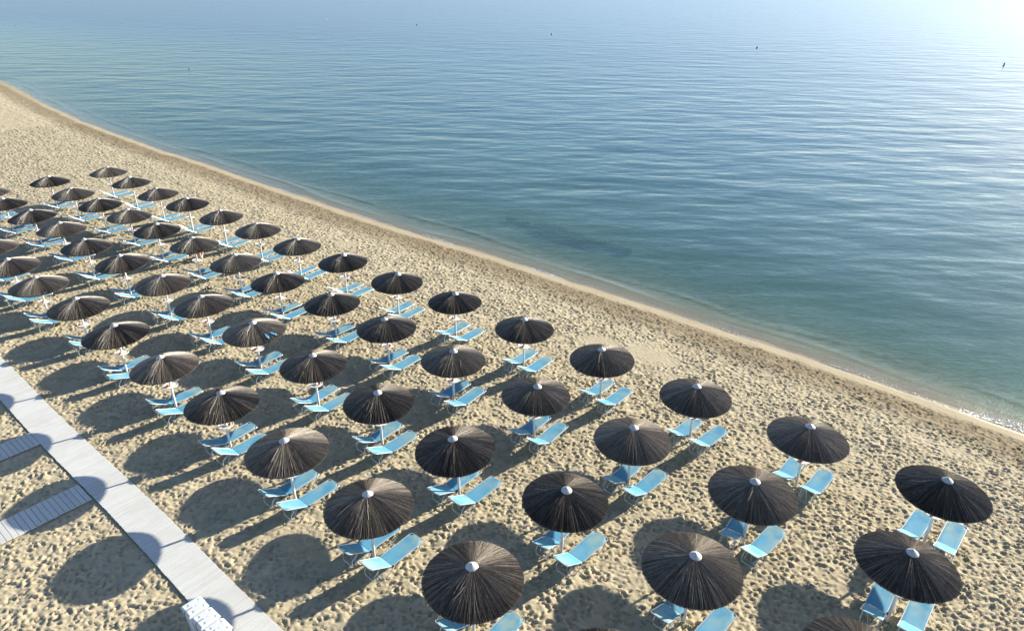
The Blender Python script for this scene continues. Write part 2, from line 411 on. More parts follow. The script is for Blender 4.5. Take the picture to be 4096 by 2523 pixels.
# ------------------------------------------------------------------ sand sheet (beach and sea bed in one)
def build_sand():
    h = 0.046
    fine_s = [4.5]
    x = 4.5
    while x > -152:
        step = h if x > -30 else h + (-30 - x) * 0.0021
        x -= step; fine_s.append(x)
    S = np.array(sorted([-4000, -1800, -900, -500, -320, -230, -190, -168, -158] + fine_s + [5.5, 8, 14, 30, 80, 300, 1000, 4000]))
    T = np.concatenate([[-3000, -800, -250, -80, -30, -12, -6, -3, -1.4], np.arange(-0.6, 32.6, h), [32.8, 33.2, 33.8, 34.4, 35, 35.7, 36.5, 37.3, 38.3, 39.5, 41, 44, 48, 54, 62, 75, 100, 150, 250, 500, 1200, 4000]])
    ns, ntt = len(S), len(T)
    SS, TT = np.meshgrid(S, T, indexing='ij')
    d = shore_t(SS) - TT
    Z = profile(d).astype(np.float32)
    # how trodden the sand is: not below the swash line, not right under the deck
    dd = d + 0.25 + 0.28 * perlin(SS * 0.35, TT * 0.1 + 7) + 0.15 * perlin(SS * 1.3, TT * 0.4)
    trod = smooth(0.75, 1.7, dd).astype(np.float32)
    far = (TT < -1.2) | (SS > 5)
    Hn = np.zeros_like(Z)
    # soft undulation
    Hn += 0.035 * perlin(SS * 0.7, TT * 0.7) + 0.045 * perlin(SS * 2.1 + 9, TT * 2.1) + 0.040 * perlin(SS * 4.3, TT * 4.3 + 5)
    # raked and brushed areas
    calm = np.zeros_like(Z)
    def soft(x, y, ra, rb, amt):
        cs, ct = to_st(x, y)
        q = ((SS - cs) / ra) ** 2 + ((TT - ct) / rb) ** 2
        np.maximum(calm, amt * np.exp(-q ** 2), out=calm)
    for x, y, ra, rb, a in ((4.3, 28.75, 1.3, 0.8, .97), (6.5, 27.7, 1.5, 1.0, .97), (11.9, 20.6, 1.2, 0.9, .7), (-19, 34, 3.0, 1.0, .45), (4.9, 15.3, 1.4, .6, .8), (-6.3, 15.6, 2.2, .5, .55), (-31.5, 52.5, 2.5, 1.5, .6)):
        soft(x, y, ra, rb, a)
    R_ = random.Random(21)
    for k in range(34):
        soft(*st(R_.uniform(-40, 4), R_.uniform(1, 27)), R_.uniform(.5, 1.6), R_.uniform(.25, .7), R_.uniform(.3, .8))
    n = 190000
    cs = -rng.random(n) ** 1.45 * 96 + 4.4
    ct = rng.random(n) * 32 - 0.6
    dens = 0.74 + 0.26 * smooth(-0.25, 0.35, perlin(cs * 0.33 + 40, ct * 0.33))
    keep = rng.random(n) < dens
    cs, ct = cs[keep], ct[keep]
    dsh = shore_t(cs) - ct
    iS0 = np.searchsorted(S, cs - 0.27); iS1 = np.searchsorted(S, cs + 0.27)
    iT0 = np.searchsorted(T, ct - 0.27); iT1 = np.searchsorted(T, ct + 0.27)
    for k in range(len(cs)):
        if dsh[k] < 0.9: continue
        a0, a1, b0, b1 = iS0[k], iS1[k], iT0[k], iT1[k]
        if a1 - a0 < 2 or b1 - b0 < 2: continue
        ls = S[a0:a1, None] - cs[k]; lt = T[None, b0:b1] - ct[k]
        if dsh[k] < 10.5 and random.random() < 0.75: an = random.gauss(0, 0.35)
        else: an = random.random() * math.pi
        co, si = math.cos(an), math.sin(an)
        u = ls * co + lt * si; v = -ls * si + lt * co
        big = random.random()
        L = 0.056 + 0.070 * big * big; W = 0.040 + 0.028 * random.random()
        D = 0.012 + 0.050 * random.random() ** 1.5
        v = v * (1 + 0.6 * np.clip(u / L, -1, 1) * (random.random() - 0.5))
        r = np.sqrt((u / L) ** 2 + (v / W) ** 2)
        m = np.clip(1.25 - r, 0, 1) ** 0.5 * 0.62
        sub = Hn[a0:a1, b0:b1]
        mean = float(sub.mean())
        bowl = -D * np.clip(1 - r * r, 0, 1) ** 0.65
        rim = D * 0.38 * np.exp(-((r - 1.28) / 0.30) ** 2) * (1 + 0.7 * np.clip((u * 0.7 + v * 0.7) / L, -1, 1))
        Hn[a0:a1, b0:b1] = sub * (1 - m) + m * mean * 0.5 + bowl + rim
    Hn *= (1 - calm * 0.88)
    Hn += calm * 0.006 * np.sin((SS * 0.8 + TT) * 38 + 3 * perlin(SS, TT)).astype(np.float32)
    # damp trodden band is a little firmer, dry sand rougher
    Hn *= trod * (1 - 0.15 * smooth(6, 2, d))
    # swash strip: gentle wavy waterline, faint parallel ridges
    sw = smooth(2.4, 0.4, d) * smooth(-6, 0, d)
    Hn += sw * (0.060 * perlin(SS * 0.16, TT * 0.05) + 0.030 * perlin(SS * 0.6 + 3, TT * 0.2) + 0.012 * perlin(SS * 1.7 + 3, TT * 0.5) + 0.006 * perlin(SS * 0.5, TT * 5))
    # under the boardwalk and the side paths the sand lies low
    under = smooth(WALK_T0 - 0.12, WALK_T0 + 0.05, TT) * smooth(WALK_T1 + 0.12, WALK_T1 - 0.05, TT) * (SS > WALK_S0) * (SS < WALK_S1)
    for a, b in SIDE:
        under = np.maximum(under, smooth(a - 0.12, a + 0.05, SS) * smooth(b + 0.12, b - 0.05, SS) * (TT < WALK_T0 + .1) * (TT > -2))
    Hn = Hn * (1 - under) - 0.02 * under
    Hn[far] = 0
    Z = Z + Hn
    X = US[0] * SS + NS[0] * TT; Y = US[1] * SS + NS[1] * TT
    co = np.stack([X, Y, Z], -1).reshape(-1, 3).astype(np.float32)
    i, j = np.meshgrid(np.arange(ns - 1), np.arange(ntt - 1), indexing='ij')
    a = (i * ntt + j).ravel()
    q = np.stack([a, a + ntt, a + ntt + 1, a + 1], -1).astype(np.int32)
    me = grid_mesh('sand', co, q)
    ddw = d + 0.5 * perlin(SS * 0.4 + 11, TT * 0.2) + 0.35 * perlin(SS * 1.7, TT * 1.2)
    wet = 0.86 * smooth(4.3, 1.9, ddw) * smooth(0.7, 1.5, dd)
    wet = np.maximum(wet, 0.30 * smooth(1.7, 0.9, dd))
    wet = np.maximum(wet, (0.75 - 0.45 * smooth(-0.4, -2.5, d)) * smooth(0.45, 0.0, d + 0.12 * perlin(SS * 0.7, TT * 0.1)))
    fa = smooth(0.5, 0.1, d)
    bed = 0.85 * smooth(-0.9, -3.0, d + 0.5 * perlin(SS * 0.3, TT * .1))
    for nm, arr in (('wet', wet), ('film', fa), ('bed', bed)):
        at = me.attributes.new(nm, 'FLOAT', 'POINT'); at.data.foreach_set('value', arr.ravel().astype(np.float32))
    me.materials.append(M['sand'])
    o = link('sand', me)
    tag(o, 'pale trodden beach sand full of footprints', kind='structure')
    def height(x, y):
        s, t = to_st(x, y)
        a, b = np.searchsorted(S, s), np.searchsorted(T, t)
        return float(Z[max(0, min(a, ns - 1)), max(0, min(b, ntt - 1))])
    return height
def grid_mesh(name, co, q):
    me = bpy.data.meshes.new(name)
    me.vertices.add(len(co)); me.vertices.foreach_set('co', co.ravel())
    me.loops.add(q.size); me.loops.foreach_set('vertex_index', q.ravel())
    me.polygons.add(len(q))
    me.polygons.foreach_set('loop_start', np.arange(0, q.size, 4, dtype=np.int32))
    me.polygons.foreach_set('use_smooth', np.ones(len(q), dtype=bool))
    me.update(calc_edges=True)
    return me
ground = build_sand()

def build_sea():
    S = np.concatenate([[-4000, -2500, -1500, -900, -600, -400, -300, -240, -200, -175], np.arange(-160, -40, 1.0), np.arange(-40, 6.0, 0.3), [6.5, 7.2], [9, 12, 18, 30, 60, 120, 300, 800, 2000, 4000]])
    U = np.concatenate([[-1.6, -1.2, -0.9], np.arange(-0.7, 3.0, 0.07), np.arange(3.0, 6, 0.3), np.arange(6, 20, 0.7), [20, 23, 27, 32, 40, 55, 80, 130, 250, 500, 1000, 2500, 5000]])
    ns, nu = len(S), len(U)
    SS, UU = np.meshgrid(S, U, indexing='ij')
    TT = shore_t(SS) + UU
    depth = np.clip(SEA_Z - profile(-UU), 0, 50)
    X = US[0] * SS + NS[0] * TT; Y = US[1] * SS + NS[1] * TT
    def bore(off, freq, base, amp, hgt):
        c = base + amp * perlin(SS * freq + off, SS * 0 + off * 1.7)
        k = UU - c
        a = hgt * np.clip(0.55 + 1.1 * perlin(SS * freq * 1.6 + off * 3, SS * 0 + .5), 0, 1)
        return a * np.where(k < 0, np.exp(-(k / 0.10) ** 2), np.exp(-(k / 0.42) ** 2))
    lip = bore(3.3, 0.11, 0.95, 1.1, 0.075) + bore(8.1, 0.16, 2.1, 1.2, 0.045) + bore(5.7, 0.3, 0.25, 0.5, 0.03)
    lip = lip * smooth(-0.6, 0.15, UU)
    co = np.stack([X, Y, np.full_like(X, SEA_Z) + lip], -1).reshape(-1, 3).astype(np.float32)
    i, j = np.meshgrid(np.arange(ns - 1), np.arange(nu - 1), indexing='ij')
    a = (i * nu + j).ravel()
    me = grid_mesh('sea', co, np.stack([a, a + nu, a + nu + 1, a + 1], -1).astype(np.int32))
    at = me.attributes.new('depth', 'FLOAT', 'POINT'); at.data.foreach_set('value', depth.ravel().astype(np.float32))
    me.materials.append(M['water'])
    tag(link('sea', me), 'calm blue sea with low ripples', kind='structure')
build_sea()

# ------------------------------------------------------------------ boardwalk and side paths
def plank_mesh(name, lx, ly, lz):
    b = MB()
    c = 0.006
    hx, hy = lx / 2, ly / 2
    z0, z1 = -lz / 2, lz / 2
    for z, q in ((z0, 0), (z1 - c, 0), (z1, c)):
        for x, y in ((-hx + q, -hy + q), (hx - q, -hy + q), (hx - q, hy - q), (-hx + q, hy - q)):
            b.v.append((x, y, z))
    b.f.append((3, 2, 1, 0)); b.f.append((8, 9, 10, 11))
    for k in (0, 4):
        for j in range(4):
            b.f.append((k + j, k + (j + 1) % 4, k + 4 + (j + 1) % 4, k + 4 + j))
    return b.mesh(name, M['plank'])
ROT_ST = math.atan2(US[1], US[0])
bw = link('boardwalk', None, loc=(*st((WALK_S0 + WALK_S1) / 2, (WALK_T0 + WALK_T1) / 2), 0), rot=(0, 0, ROT_ST))
tag(bw, 'white plank boardwalk crossing the sand on the landward side', kind='structure')
L_walk = WALK_S1 - WALK_S0
pm = [plank_mesh('plank', 0.094, WALK_T1 - WALK_T0 + e, 0.026) for e in (0.0, 0.012, -0.012, 0.006)]
np_ = int(L_walk / 0.0985)
for k in range(np_):
    o = link('plank', pm[random.choice((0, 0, 0, 1, 2, 3))], bw)
    bow = 0.035 * math.sin(k * 0.045) + 0.02 * math.sin(k * 0.013 + 1)
    o.location = (-L_walk / 2 + (k + 0.5) * 0.0985 + random.choice((0, 0, 0, 0, .004, -.004)), bow + random.uniform(-.006, .006), 0.034 + random.uniform(-.003, .003))
    o.rotation_euler = (random.uniform(-.003, .003), random.uniform(-.012, .012), random.uniform(-.0035, .0035))
jm = MB().box((0, 0, 0), (L_walk, 0.07, 0.02)).mesh('joist', M['joist'])
for y in (-0.46, 0.0, 0.46):
    link('joist', jm, bw, loc=(0, y, 0.007))
for k, (a, b) in enumerate(SIDE):
    t0 = -1.2
    sp = link('side_path', None, loc=(*st((a + b) / 2, t0), 0), rot=(0, 0, ROT_ST))
    tag(sp, 'narrow white slatted path, %s of the two, joining the boardwalk' % ('farther' if k == 0 else 'nearer'), kind='structure')
    mm = plank_mesh('plank', b - a, 0.152, 0.026)
    nn = int((WALK_T0 - 0.03 - t0) / 0.165)
    for i in range(nn):
        o = link('plank', mm, sp, loc=(random.uniform(-.008, .008), WALK_T0 - 0.03 - t0 - (i + 0.5) * 0.165, 0.034 + random.uniform(-.003, .003)))
        o.rotation_euler = (random.uniform(-.012, .012), 0, random.uniform(-.006, .006))
    jm2 = MB().box((0, 0, 0), (0.06, nn * 0.165, 0.02)).mesh('joist', M['joist'])
    for x in (-0.4, 0.4):
        link('joist', jm2, sp, loc=(x, WALK_T0 - 0.03 - t0 - nn * 0.165 / 2, 0.006))

# ------------------------------------------------------------------ umbrellas
R_RIM, Z_RIM, Z_TOP = 1.275, 2.045, 2.52
def cone_z(r):
    q = r / R_RIM
    return Z_TOP + (Z_RIM - Z_TOP) * q + 0.035 * math.sin(math.pi * min(q, 1)) - 0.012 * max(0, q - 0.85) / 0.15
def canopy_mesh():
    b = MB()
    prof = [(0.02, cone_z(0.0) - 0.03)]
    top = [(r, cone_z(r) - 0.028) for r in (0.1, 0.3, 0.55, 0.8, 1.0, 1.15, 1.235)]
    bot = [(r, cone_z(r) - 0.075) for r in (1.235, 1.0, 0.6, 0.2, 0.04)]
    b.lathe(list(reversed(bot)) + list(reversed(top))[0:0] + top[::-1] + prof, 40)
    return b.mesh('canopy', M['core'], True)
def reed_mesh(seed):
    R = random.Random(seed)
    b = MB(); b.tone = []
    def reed(a, r0, r1, wd, lift, tone, da):
        n = 4
        for i in range(n):
            u = i / (n - 1)
            r = r0 + (r1 - r0) * u
            an = a + da * (u - 0.3)
            z = cone_z(r) + lift + (R.random() - 0.5) * 0.006
            if r > R_RIM: z -= (r - R_RIM) * 0.25
            ca, sa = math.cos(an), math.sin(an)
            ww = wd * (1.0 - 0.25 * u)
            for off, dz in ((-ww / 2, -0.011), (0, 0.004), (ww / 2, -0.011)):
                b.v.append((ca * r - sa * off, sa * r + ca * off, z + dz)); b.tone.append(min(1, max(0, tone + (R.random() - .5) * .12)))
            if i:
                k = len(b.v) - 6
                b.f.append((k, k + 3, k + 4, k + 1)); b.f.append((k + 1, k + 4, k + 5, k + 2))
        k = len(b.v) - 3
        b.f.append((k, k + 2, k + 1))
    for i in range(820):
        a = 2 * math.pi * (i + R.random() * 1.4) / 820
        reed(a, R.uniform(0.10, 0.24), R_RIM + R.gauss(-0.005, 0.010), R.uniform(0.009, 0.018), R.uniform(-0.012, 0.012), (R.uniform(.35, .8) if R.random() < .33 else R.uniform(.04, .34)), R.gauss(0, 0.02))
    for i in range(520):
        a = 2 * math.pi * R.random()
        reed(a, R.uniform(0.4, 0.85), R_RIM + R.gauss(-0.004, 0.012), R.uniform(0.008, 0.015), R.uniform(-0.004, 0.014), (R.uniform(.35, .85) if R.random() < .33 else R.uniform(.02, .32)), R.gauss(0, 0.03))
    for i in range(9):
        a = 2 * math.pi * R.random(); r0 = R.uniform(0.15, 0.6)
        reed(a, r0, r0 + R.uniform(0.3, 0.6), R.uniform(0.010, 0.016), R.uniform(0.012, 0.024), R.uniform(.4, 1), R.gauss(0, 0.12))
    return b.mesh('reeds', M['reed'])
reeds = [reed_mesh(k) for k in range(5)]
canopy = canopy_mesh()
pole = MB().lathe([(0.046, -0.35), (0.046, 1.0), (0.044, 2.46)], 8).mesh('pole', M['pole'])
cap = MB().lathe([(0.162, 2.452), (0.170, 2.468), (0.162, 2.482), (0.10, 2.536), (0.045, 2.573), (0.012, 2.597), (0.0, 2.602)], 26).mesh('cap', M['cap'], True)
traym = MB().lathe([(0.045, 1.155), (0.07, 1.155), (0.08, 1.178), (0.255, 1.185), (0.270, 1.195), (0.270, 1.215), (0.258, 1.217), (0.245, 1.203), (0.045, 1.203)], 28).mesh('tray', M['tray'], True)
pot = MB().lathe([(0.034, 0.0), (0.050, 0.055), (0.054, 0.075), (0.047, 0.075), (0.043, 0.05), (0.0, 0.048)], 16).mesh('ashtray', M['clay'], True)
potash = MB().lathe([(0.042, 0.049), (0.03, 0.056), (0.0, 0.058)], 12).mesh('ash', M['ash'], True)

ORD = ['', 'first', 'second', 'third', 'fourth', 'fifth', 'sixth', 'seventh', 'eighth', 'ninth', 'tenth', 'eleventh', 'twelfth', 'thirteenth', 'fourteenth', 'fifteenth']
ROWNAME = ['row nearest the sea', 'second row from the sea', 'third row from the sea', 'fourth row from the sea']
HIDDEN_TRAY = {(3, 10), (3, 11), (3, 12), (3, 13), (2, 11), (2, 12), (2, 13), (2, 14), (1, 13), (1, 14), (0, 14), (1, 5)}
UMB = {}
for r in ROWS:
    cols = sorted(ROWS[r], reverse=True)
    for rank, c in enumerate(cols, 1):
        x, y = ROWS[r][c]
        a0 = random.random() * 6.28
        u = link('beach_umbrella', None, loc=(x, y, 0), rot=(random.gauss(0, .008), random.gauss(0, .008), 0))
        tag(u, 'dark reed umbrella, %s from the right in the %s' % (ORD[rank], ROWNAME[r]), 'umbrella', 'reed umbrellas in rows on the sand')
        UMB[(r, c)] = (u, rank)
        cn = link('canopy', canopy, u, rot=(random.gauss(0, .014), random.gauss(0, .014), a0))
        k_ = random.gauss(1, .014); cn.scale = (k_, k_, 1)
        rd = link('reeds', random.choice(reeds), cn, rot=(0, 0, random.random() * 6.28))
        rd['kind'] = 'stuff'
        link('cap', cap, cn, rot=(random.gauss(0, .012), random.gauss(0, .012), 0))
        link('pole', pole, u, rot=(0, 0, random.random()))
        link('tray', traym, u, loc=(0, 0, random.gauss(0, .02)))
        if (r, c) not in HIDDEN_TRAY and not (r == 3 and c < 5) and not (r == 2 and c < 2):
            an = random.uniform(-2.6, 0.9)
            a = link('ashtray', pot, loc=(x + 0.15 * math.cos(an), y + 0.15 * math.sin(an), 1.206 + u.children[-1].location.z))
            tag(a, 'terracotta ashtray on pole tray of %s umbrella from right, %s' % (ORD[rank], ROWNAME[r]), 'ashtray', 'ashtrays on the umbrella trays')
            link('ash', potash, a)

# ------------------------------------------------------------------ sun loungers (origin on the sand under the fold, +X towards the feet)
HW = 0.285
def panel(L, z0, z1, sag, cut):
    """mesh sling: along x 0..L, edges wrapped round the rails, two cut corners at the far end"""
    b = MB(); nx, ny = 12, 10
    def grid(off):
        base = len(b.v)
        for i in range(nx + 1):
            u = i / nx; x = L * u
            lim = HW
            if x > L - cut: lim = HW - (x - (L - cut)) / cut * (HW - 0.15)
            for j in range(ny + 1):
                v = -1 + 2 * j / ny
                y = lim * v
                z = z0 + (z1 - z0) * u - sag * (1 - v * v) * math.sin(math.pi * min(1, u * 1.02)) - (0.022 if abs(v) > 0.99 else 0) + off
                b.v.append((x, y, z))
        return base
    t = grid(0.016); u_ = grid(0.011)
    w_ = ny + 1
    for i in range(nx):
        for j in range(ny):
            a = t + i * w_ + j
            b.f.append((a, a + w_, a + w_ + 1, a + 1))
            a = u_ + i * w_ + j
            b.f.append((a, a + 1, a + w_ + 1, a + w_))
    for i in range(nx):
        for j, fl in ((0, 0), (ny, 1)):
            a, c = t + i * w_ + j, u_ + i * w_ + j
            b.f.append((a, c, c + w_, a + w_) if not fl else (a, a + w_, c + w_, c))
    for j in range(ny):
        for i, fl in ((0, 1), (nx, 0)):
            a, c = t + i * w_ + j, u_ + i * w_ + j
            b.f.append((a, c, c + 1, a + 1) if fl else (a, a + 1, c + 1, c))
    return b.mesh('sling', M['fabric'], True)
TR = 0.0145
SEAT_L, BACK_L = 1.24, 0.86
seat_sling = panel(SEAT_L, 0.335, 0.365, 0.018, 0.15)
back_sling = panel(BACK_L, 0, 0, 0.016, 0.15)
seat_frame = MB().tube(rounded([(0.0, HW - .012, .335), (SEAT_L + .012, HW - .012, .365), (SEAT_L + .012, -HW + .012, .365), (0.0, -HW + .012, .335)], 0.10, 6), TR).mesh('seat_frame', M['alu'], True)
back_frame = MB().tube(rounded([(0.02, HW - .012, 0), (BACK_L + .012, HW - .012, 0), (BACK_L + .012, -HW + .012, 0), (0.02, -HW + .012, 0)], 0.10, 6), TR).mesh('back_frame', M['alu'], True)
def uleg(pts, yw, name):
    """legs down both sides joined by a bar on the sand; pts run from rail to bar as (x, z)"""
    a = [(x, yw, z) for x, z in pts]; c = [(x, -yw, z) for x, z in reversed(pts)]
    return MB().tube(rounded(a + c, 0.07, 4), 0.0135).mesh(name, M['alu'], True)
leg_mid = uleg([(0.06, .325), (-0.06, 0.13), (-0.36, 0.008)], HW - .03, 'leg')
leg_foot = uleg([(1.14, .345), (1.00, 0.10), (0.70, 0.008)], HW - .03, 'leg')
leg_head = uleg([(0.42, -0.01), (0.54, -0.30), (0.42, -0.47)], 0.22, 'leg')   # hangs from the raised back, in its frame
brace = MB().tube([(0.03, HW - .04, .32), (-0.355, 0.03, 0.022)], 0.013).mesh('brace', M['alu'], True)
brace2 = MB().tube([(0.03, -HW + .04, .32), (-0.355, -0.03, 0.022)], 0.013).mesh('brace', M['alu'], True)
hinge = MB().box((0, 0, 0), (0.075, 0.028, 0.045)).mesh('hinge', M['black'])
def in_frame(x, y, z=0.4, mx=1.06, bottom=1.14):
    d = Vector((x, y, z - CAM_H)); k = d.dot(fw)
    if k < 1: return False
    px, py = d.dot(rt) / k * 1630.1 / 1227.5, d.dot(upv) / k * 1630.1 / 756
    return abs(px) < mx and -bottom < py < 1.1
# per-umbrella turn (degrees) of the left and the right lounger, where the photograph shows them askew
TURN = {(1, 13): (-3, -9), (0, 14): (-5, -4), (0, 13): (-6, -6), (0, 12): (-5, -7), (1, 14): (-3, -3), (2, 13): (-2, -4), (2, 12): (1, -3), (1, 12): (0, -4), (0, 11): (-3, -4), (3, 12): (-2, 0)}
OFFS = {(1, 13): ((0.0, 0), (-.18, 0.02)), (0, 14): ((-.2, -.06), (-.05, 0.02)), (3, 12): ((-.05, 0), (-.12, .1)), (2, 13): ((-.05, 0), (-.35, .12))}
for (r, c), (u, rank) in UMB.items():
    x, y = ROWS[r][c]
    for side in (0, 1):
        yaw = SEA_YAW + rad(0.4) + rad(TURN.get((r, c), (0, 0))[side] + random.gauss(0, 1.6))
        al, la = (-0.07, -0.325) if side == 0 else (-0.07, 0.575)
        o_ = OFFS.get((r, c), ((0, 0), (0, 0)))[side]
        al += o_[0] + random.gauss(0, .045); la += o_[1] + random.gauss(0, .02)
        dx, dy = math.cos(SEA_YAW), math.sin(SEA_YAW)
        px, py = x + dx * al + dy * la, y + dy * al - dx * la
        if not (in_frame(px + dx * 1.1, py + dy * 1.1, .4) or in_frame(px - dx * .7, py - dy * .7, .4)): continue
        if r == 2 and c == 14 or r == 3 and c == 13: continue
        lo = link('sun_lounger', None, loc=(px, py, 0.0), rot=(random.gauss(0, .008), random.gauss(0, .008), yaw))
        tag(lo, 'blue lounger %s of pole, under %s umbrella from right, %s' % ('left' if side == 0 else 'right', ORD[rank], ROWNAME[r]), 'sun lounger', 'blue sun loungers in pairs under the umbrellas')
        link('seat_sling', seat_sling, lo)
        link('seat_frame', seat_frame, lo)
        ang = rad(28.5 + random.gauss(0, 2.0))
        if (r, c, side) == (3, 7, 1): ang = rad(20)
        rot = (0, -(math.pi - ang) if False else 0, 0)
        bk = link('backrest', back_sling, lo, loc=(-0.02, 0, .335))
        bk.rotation_euler = (0, ang, math.pi)
        bk.rotation_euler = Matrix.Rotation(math.pi, 3, 'Z').to_euler()
        bk.rotation_euler = (Matrix.Rotation(math.pi, 3, 'Z') @ Matrix.Rotation(-ang, 3, 'Y')).to_euler()
        link('back_frame', back_frame, bk)
        link('leg', leg_head, bk)
        link('leg', leg_mid, lo); link('leg', leg_foot, lo)
        link('brace', brace, lo); link('brace', brace2, lo)
        for s_ in (-1, 1): link('hinge', hinge, lo, loc=(0.0, s_ * (HW + .012), .333))

# ------------------------------------------------------------------ white chained bins beside the boardwalk
def bin_meshes():
    sx, sy, hgt = 0.50, 0.55, 0.93
    b = MB(); k = 5
    def outline(e):
        o = []
        hx, hy = sx / 2 + e, sy / 2 + e
        for cx, cy, a0, rr in ((hx, hy, 0, .11), (-hx, hy, 90, .11), (-hx, -hy, 180, .03), (hx, -hy, 270, .03)):
            for i in range(k):
                a = rad(a0 + 90 * i / (k - 1))
                o.append((cx - math.copysign(rr, cx) + rr * math.cos(a), cy - math.copysign(rr, cy) + rr * math.sin(a)))
        return o
    rings = [(outline(-0.05), 0.0), (outline(-0.035), 0.3), (outline(-0.02), hgt - .05), (outline(-0.02), hgt)]
    n = len(rings[0][0])
    for o, z in rings: b.v += [(x, y, z) for x, y in o]
    for i in range(len(rings) - 1):
        for j in range(n): b.f.append((i * n + j, i * n + (j + 1) % n, (i + 1) * n + (j + 1) % n, (i + 1) * n + j))
    b.f.append(tuple(range(n - 1, -1, -1))); b.f.append(tuple(range(len(b.v) - n, len(b.v))))
    body = b.mesh('body', M['bin'], True)
    l = MB(); g = 34
    dim = [(-.14, -.16), (.14, -.16), (-.14, .13), (.14, .13)]
    hx, hy = sx / 2, sy / 2
    for i in range(g + 1):
        for j in range(g + 1):
            x, y = -hx + sx * i / g, -hy + sy * j / g
            z = hgt + 0.055
            for q, w_ in dim:
                z -= 0.011 * float(smooth(0.050, 0.030, math.hypot(x - q, (y - w_) * 0.9)))
            z -= 0.010 * float(smooth(0.022, 0.008, math.hypot(x, y)))
            e = max(abs(x) / hx, abs(y) / hy)
            z -= 0.02 * float(smooth(0.86, 1.0, e)) + 0.06 * float(smooth(0.55, 1.0, y / hy)) ** 2
            xx = x * (1 - 0.10 * float(smooth(0.45, 1.0, y / hy)))
            l.v.append((xx, y, z))
    for i in range(g):
        for j in range(g):
            a = i * (g + 1) + j
            l.f.append((a, a + g + 1, a + g + 2, a + 1))
    ring = [(i, 0) for i in range(g)] + [(g, j) for j in range(g)] + [(g - i, g) for i in range(g)] + [(0, g - j) for j in range(g)]
    top = [i * (g + 1) + j for i, j in ring]; m0 = len(l.v)
    for idx in top: l.v.append((l.v[idx][0], l.v[idx][1], hgt - 0.015))
    nn = len(top)
    for q in range(nn): l.f.append((top[q], m0 + q, m0 + (q + 1) % nn, top[(q + 1) % nn]))
    l.f.append(tuple(m0 + q for q in range(nn)))
    lid = l.mesh('lid', M['bin'], True)
    ch = MB()
    path = [(0, 0.0, hgt + .045), (0.0, -0.12, hgt + .062), (0, -hy + .02, hgt + .058), (0, -hy - .014, hgt + .03), (0, -hy - .014, hgt - .15), (0.0, -hy + .02 - .012, 0.35), (0, -hy + .028, 0.12)]
    P = [Vector(p) for p in path]; pts = []
    for a, c in zip(P[:-1], P[1:]):
        m_ = max(1, int((c - a).length / 0.026))
        for q in range(m_): pts.append((a.lerp(c, (q + .5) / m_), (c - a).normalized()))
    for q, (p_, tg) in enumerate(pts):
        sidev = Vector((1, 0, 0)) if q % 2 else tg.cross(Vector((1, 0, 0))).normalized()
        lk = [tuple(p_ + tg * (0.019 * math.cos(t_)) + sidev * (0.010 * math.sin(t_))) for t_ in [2 * math.pi * z / 8 for z in range(8)]]
        ch.tube(lk, 0.0035, 4, closed=True)
    return body, lid, ch.mesh('chain', M['chain'], True)
bb, bl, bc = bin_meshes()
for k, which in enumerate(('farthest', 'middle', 'nearest')):
    x, y = st(-14.24 + 0.545 * k, 4.42 + 0.015 * k)
    o = link('plastic_bin', None, loc=(x, y, 0.0), rot=(0, 0, ROT_ST + random.gauss(0, .015)))
    tag(o, 'white plastic bin with dimpled chained lid, %s of three beside the boardwalk' % which, 'bin', 'white bins beside the boardwalk')
    link('body', bb, o); link('lid', bl, o); link('chain', bc, o)

# ------------------------------------------------------------------ people
def skin_body(name, joints, edges, root, m, levels=2):
    bm = bmesh.new()
    lay = bm.verts.layers.skin.verify()
    vs_ = [bm.verts.new(j[0]) for j in joints]
    for a, b in edges: bm.edges.new((vs_[a], vs_[b]))
    for v, j in zip(vs_, joints):
        r = j[1]
        v[lay].radius = r if isinstance(r, tuple) else (r, r)
    vs_[root][lay].use_root = True
    me = bpy.data.meshes.new(name); bm.to_mesh(me); bm.free()
    o = bpy.data.objects.new(name, me); C.objects.link(o)
    sk = o.modifiers.new('skin', 'SKIN'); sk.use_smooth_shade = True
    sd = o.modifiers.new('sub', 'SUBSURF'); sd.levels = levels; sd.render_levels = levels
    me.materials.append(m)
    dg = bpy.context.evaluated_depsgraph_get(); ev = o.evaluated_get(dg)
    nm = bpy.data.meshes.new_from_object(ev)
    bpy.data.objects.remove(o)
    nm.name = name
    if not nm.materials: nm.materials.append(m)
    return nm
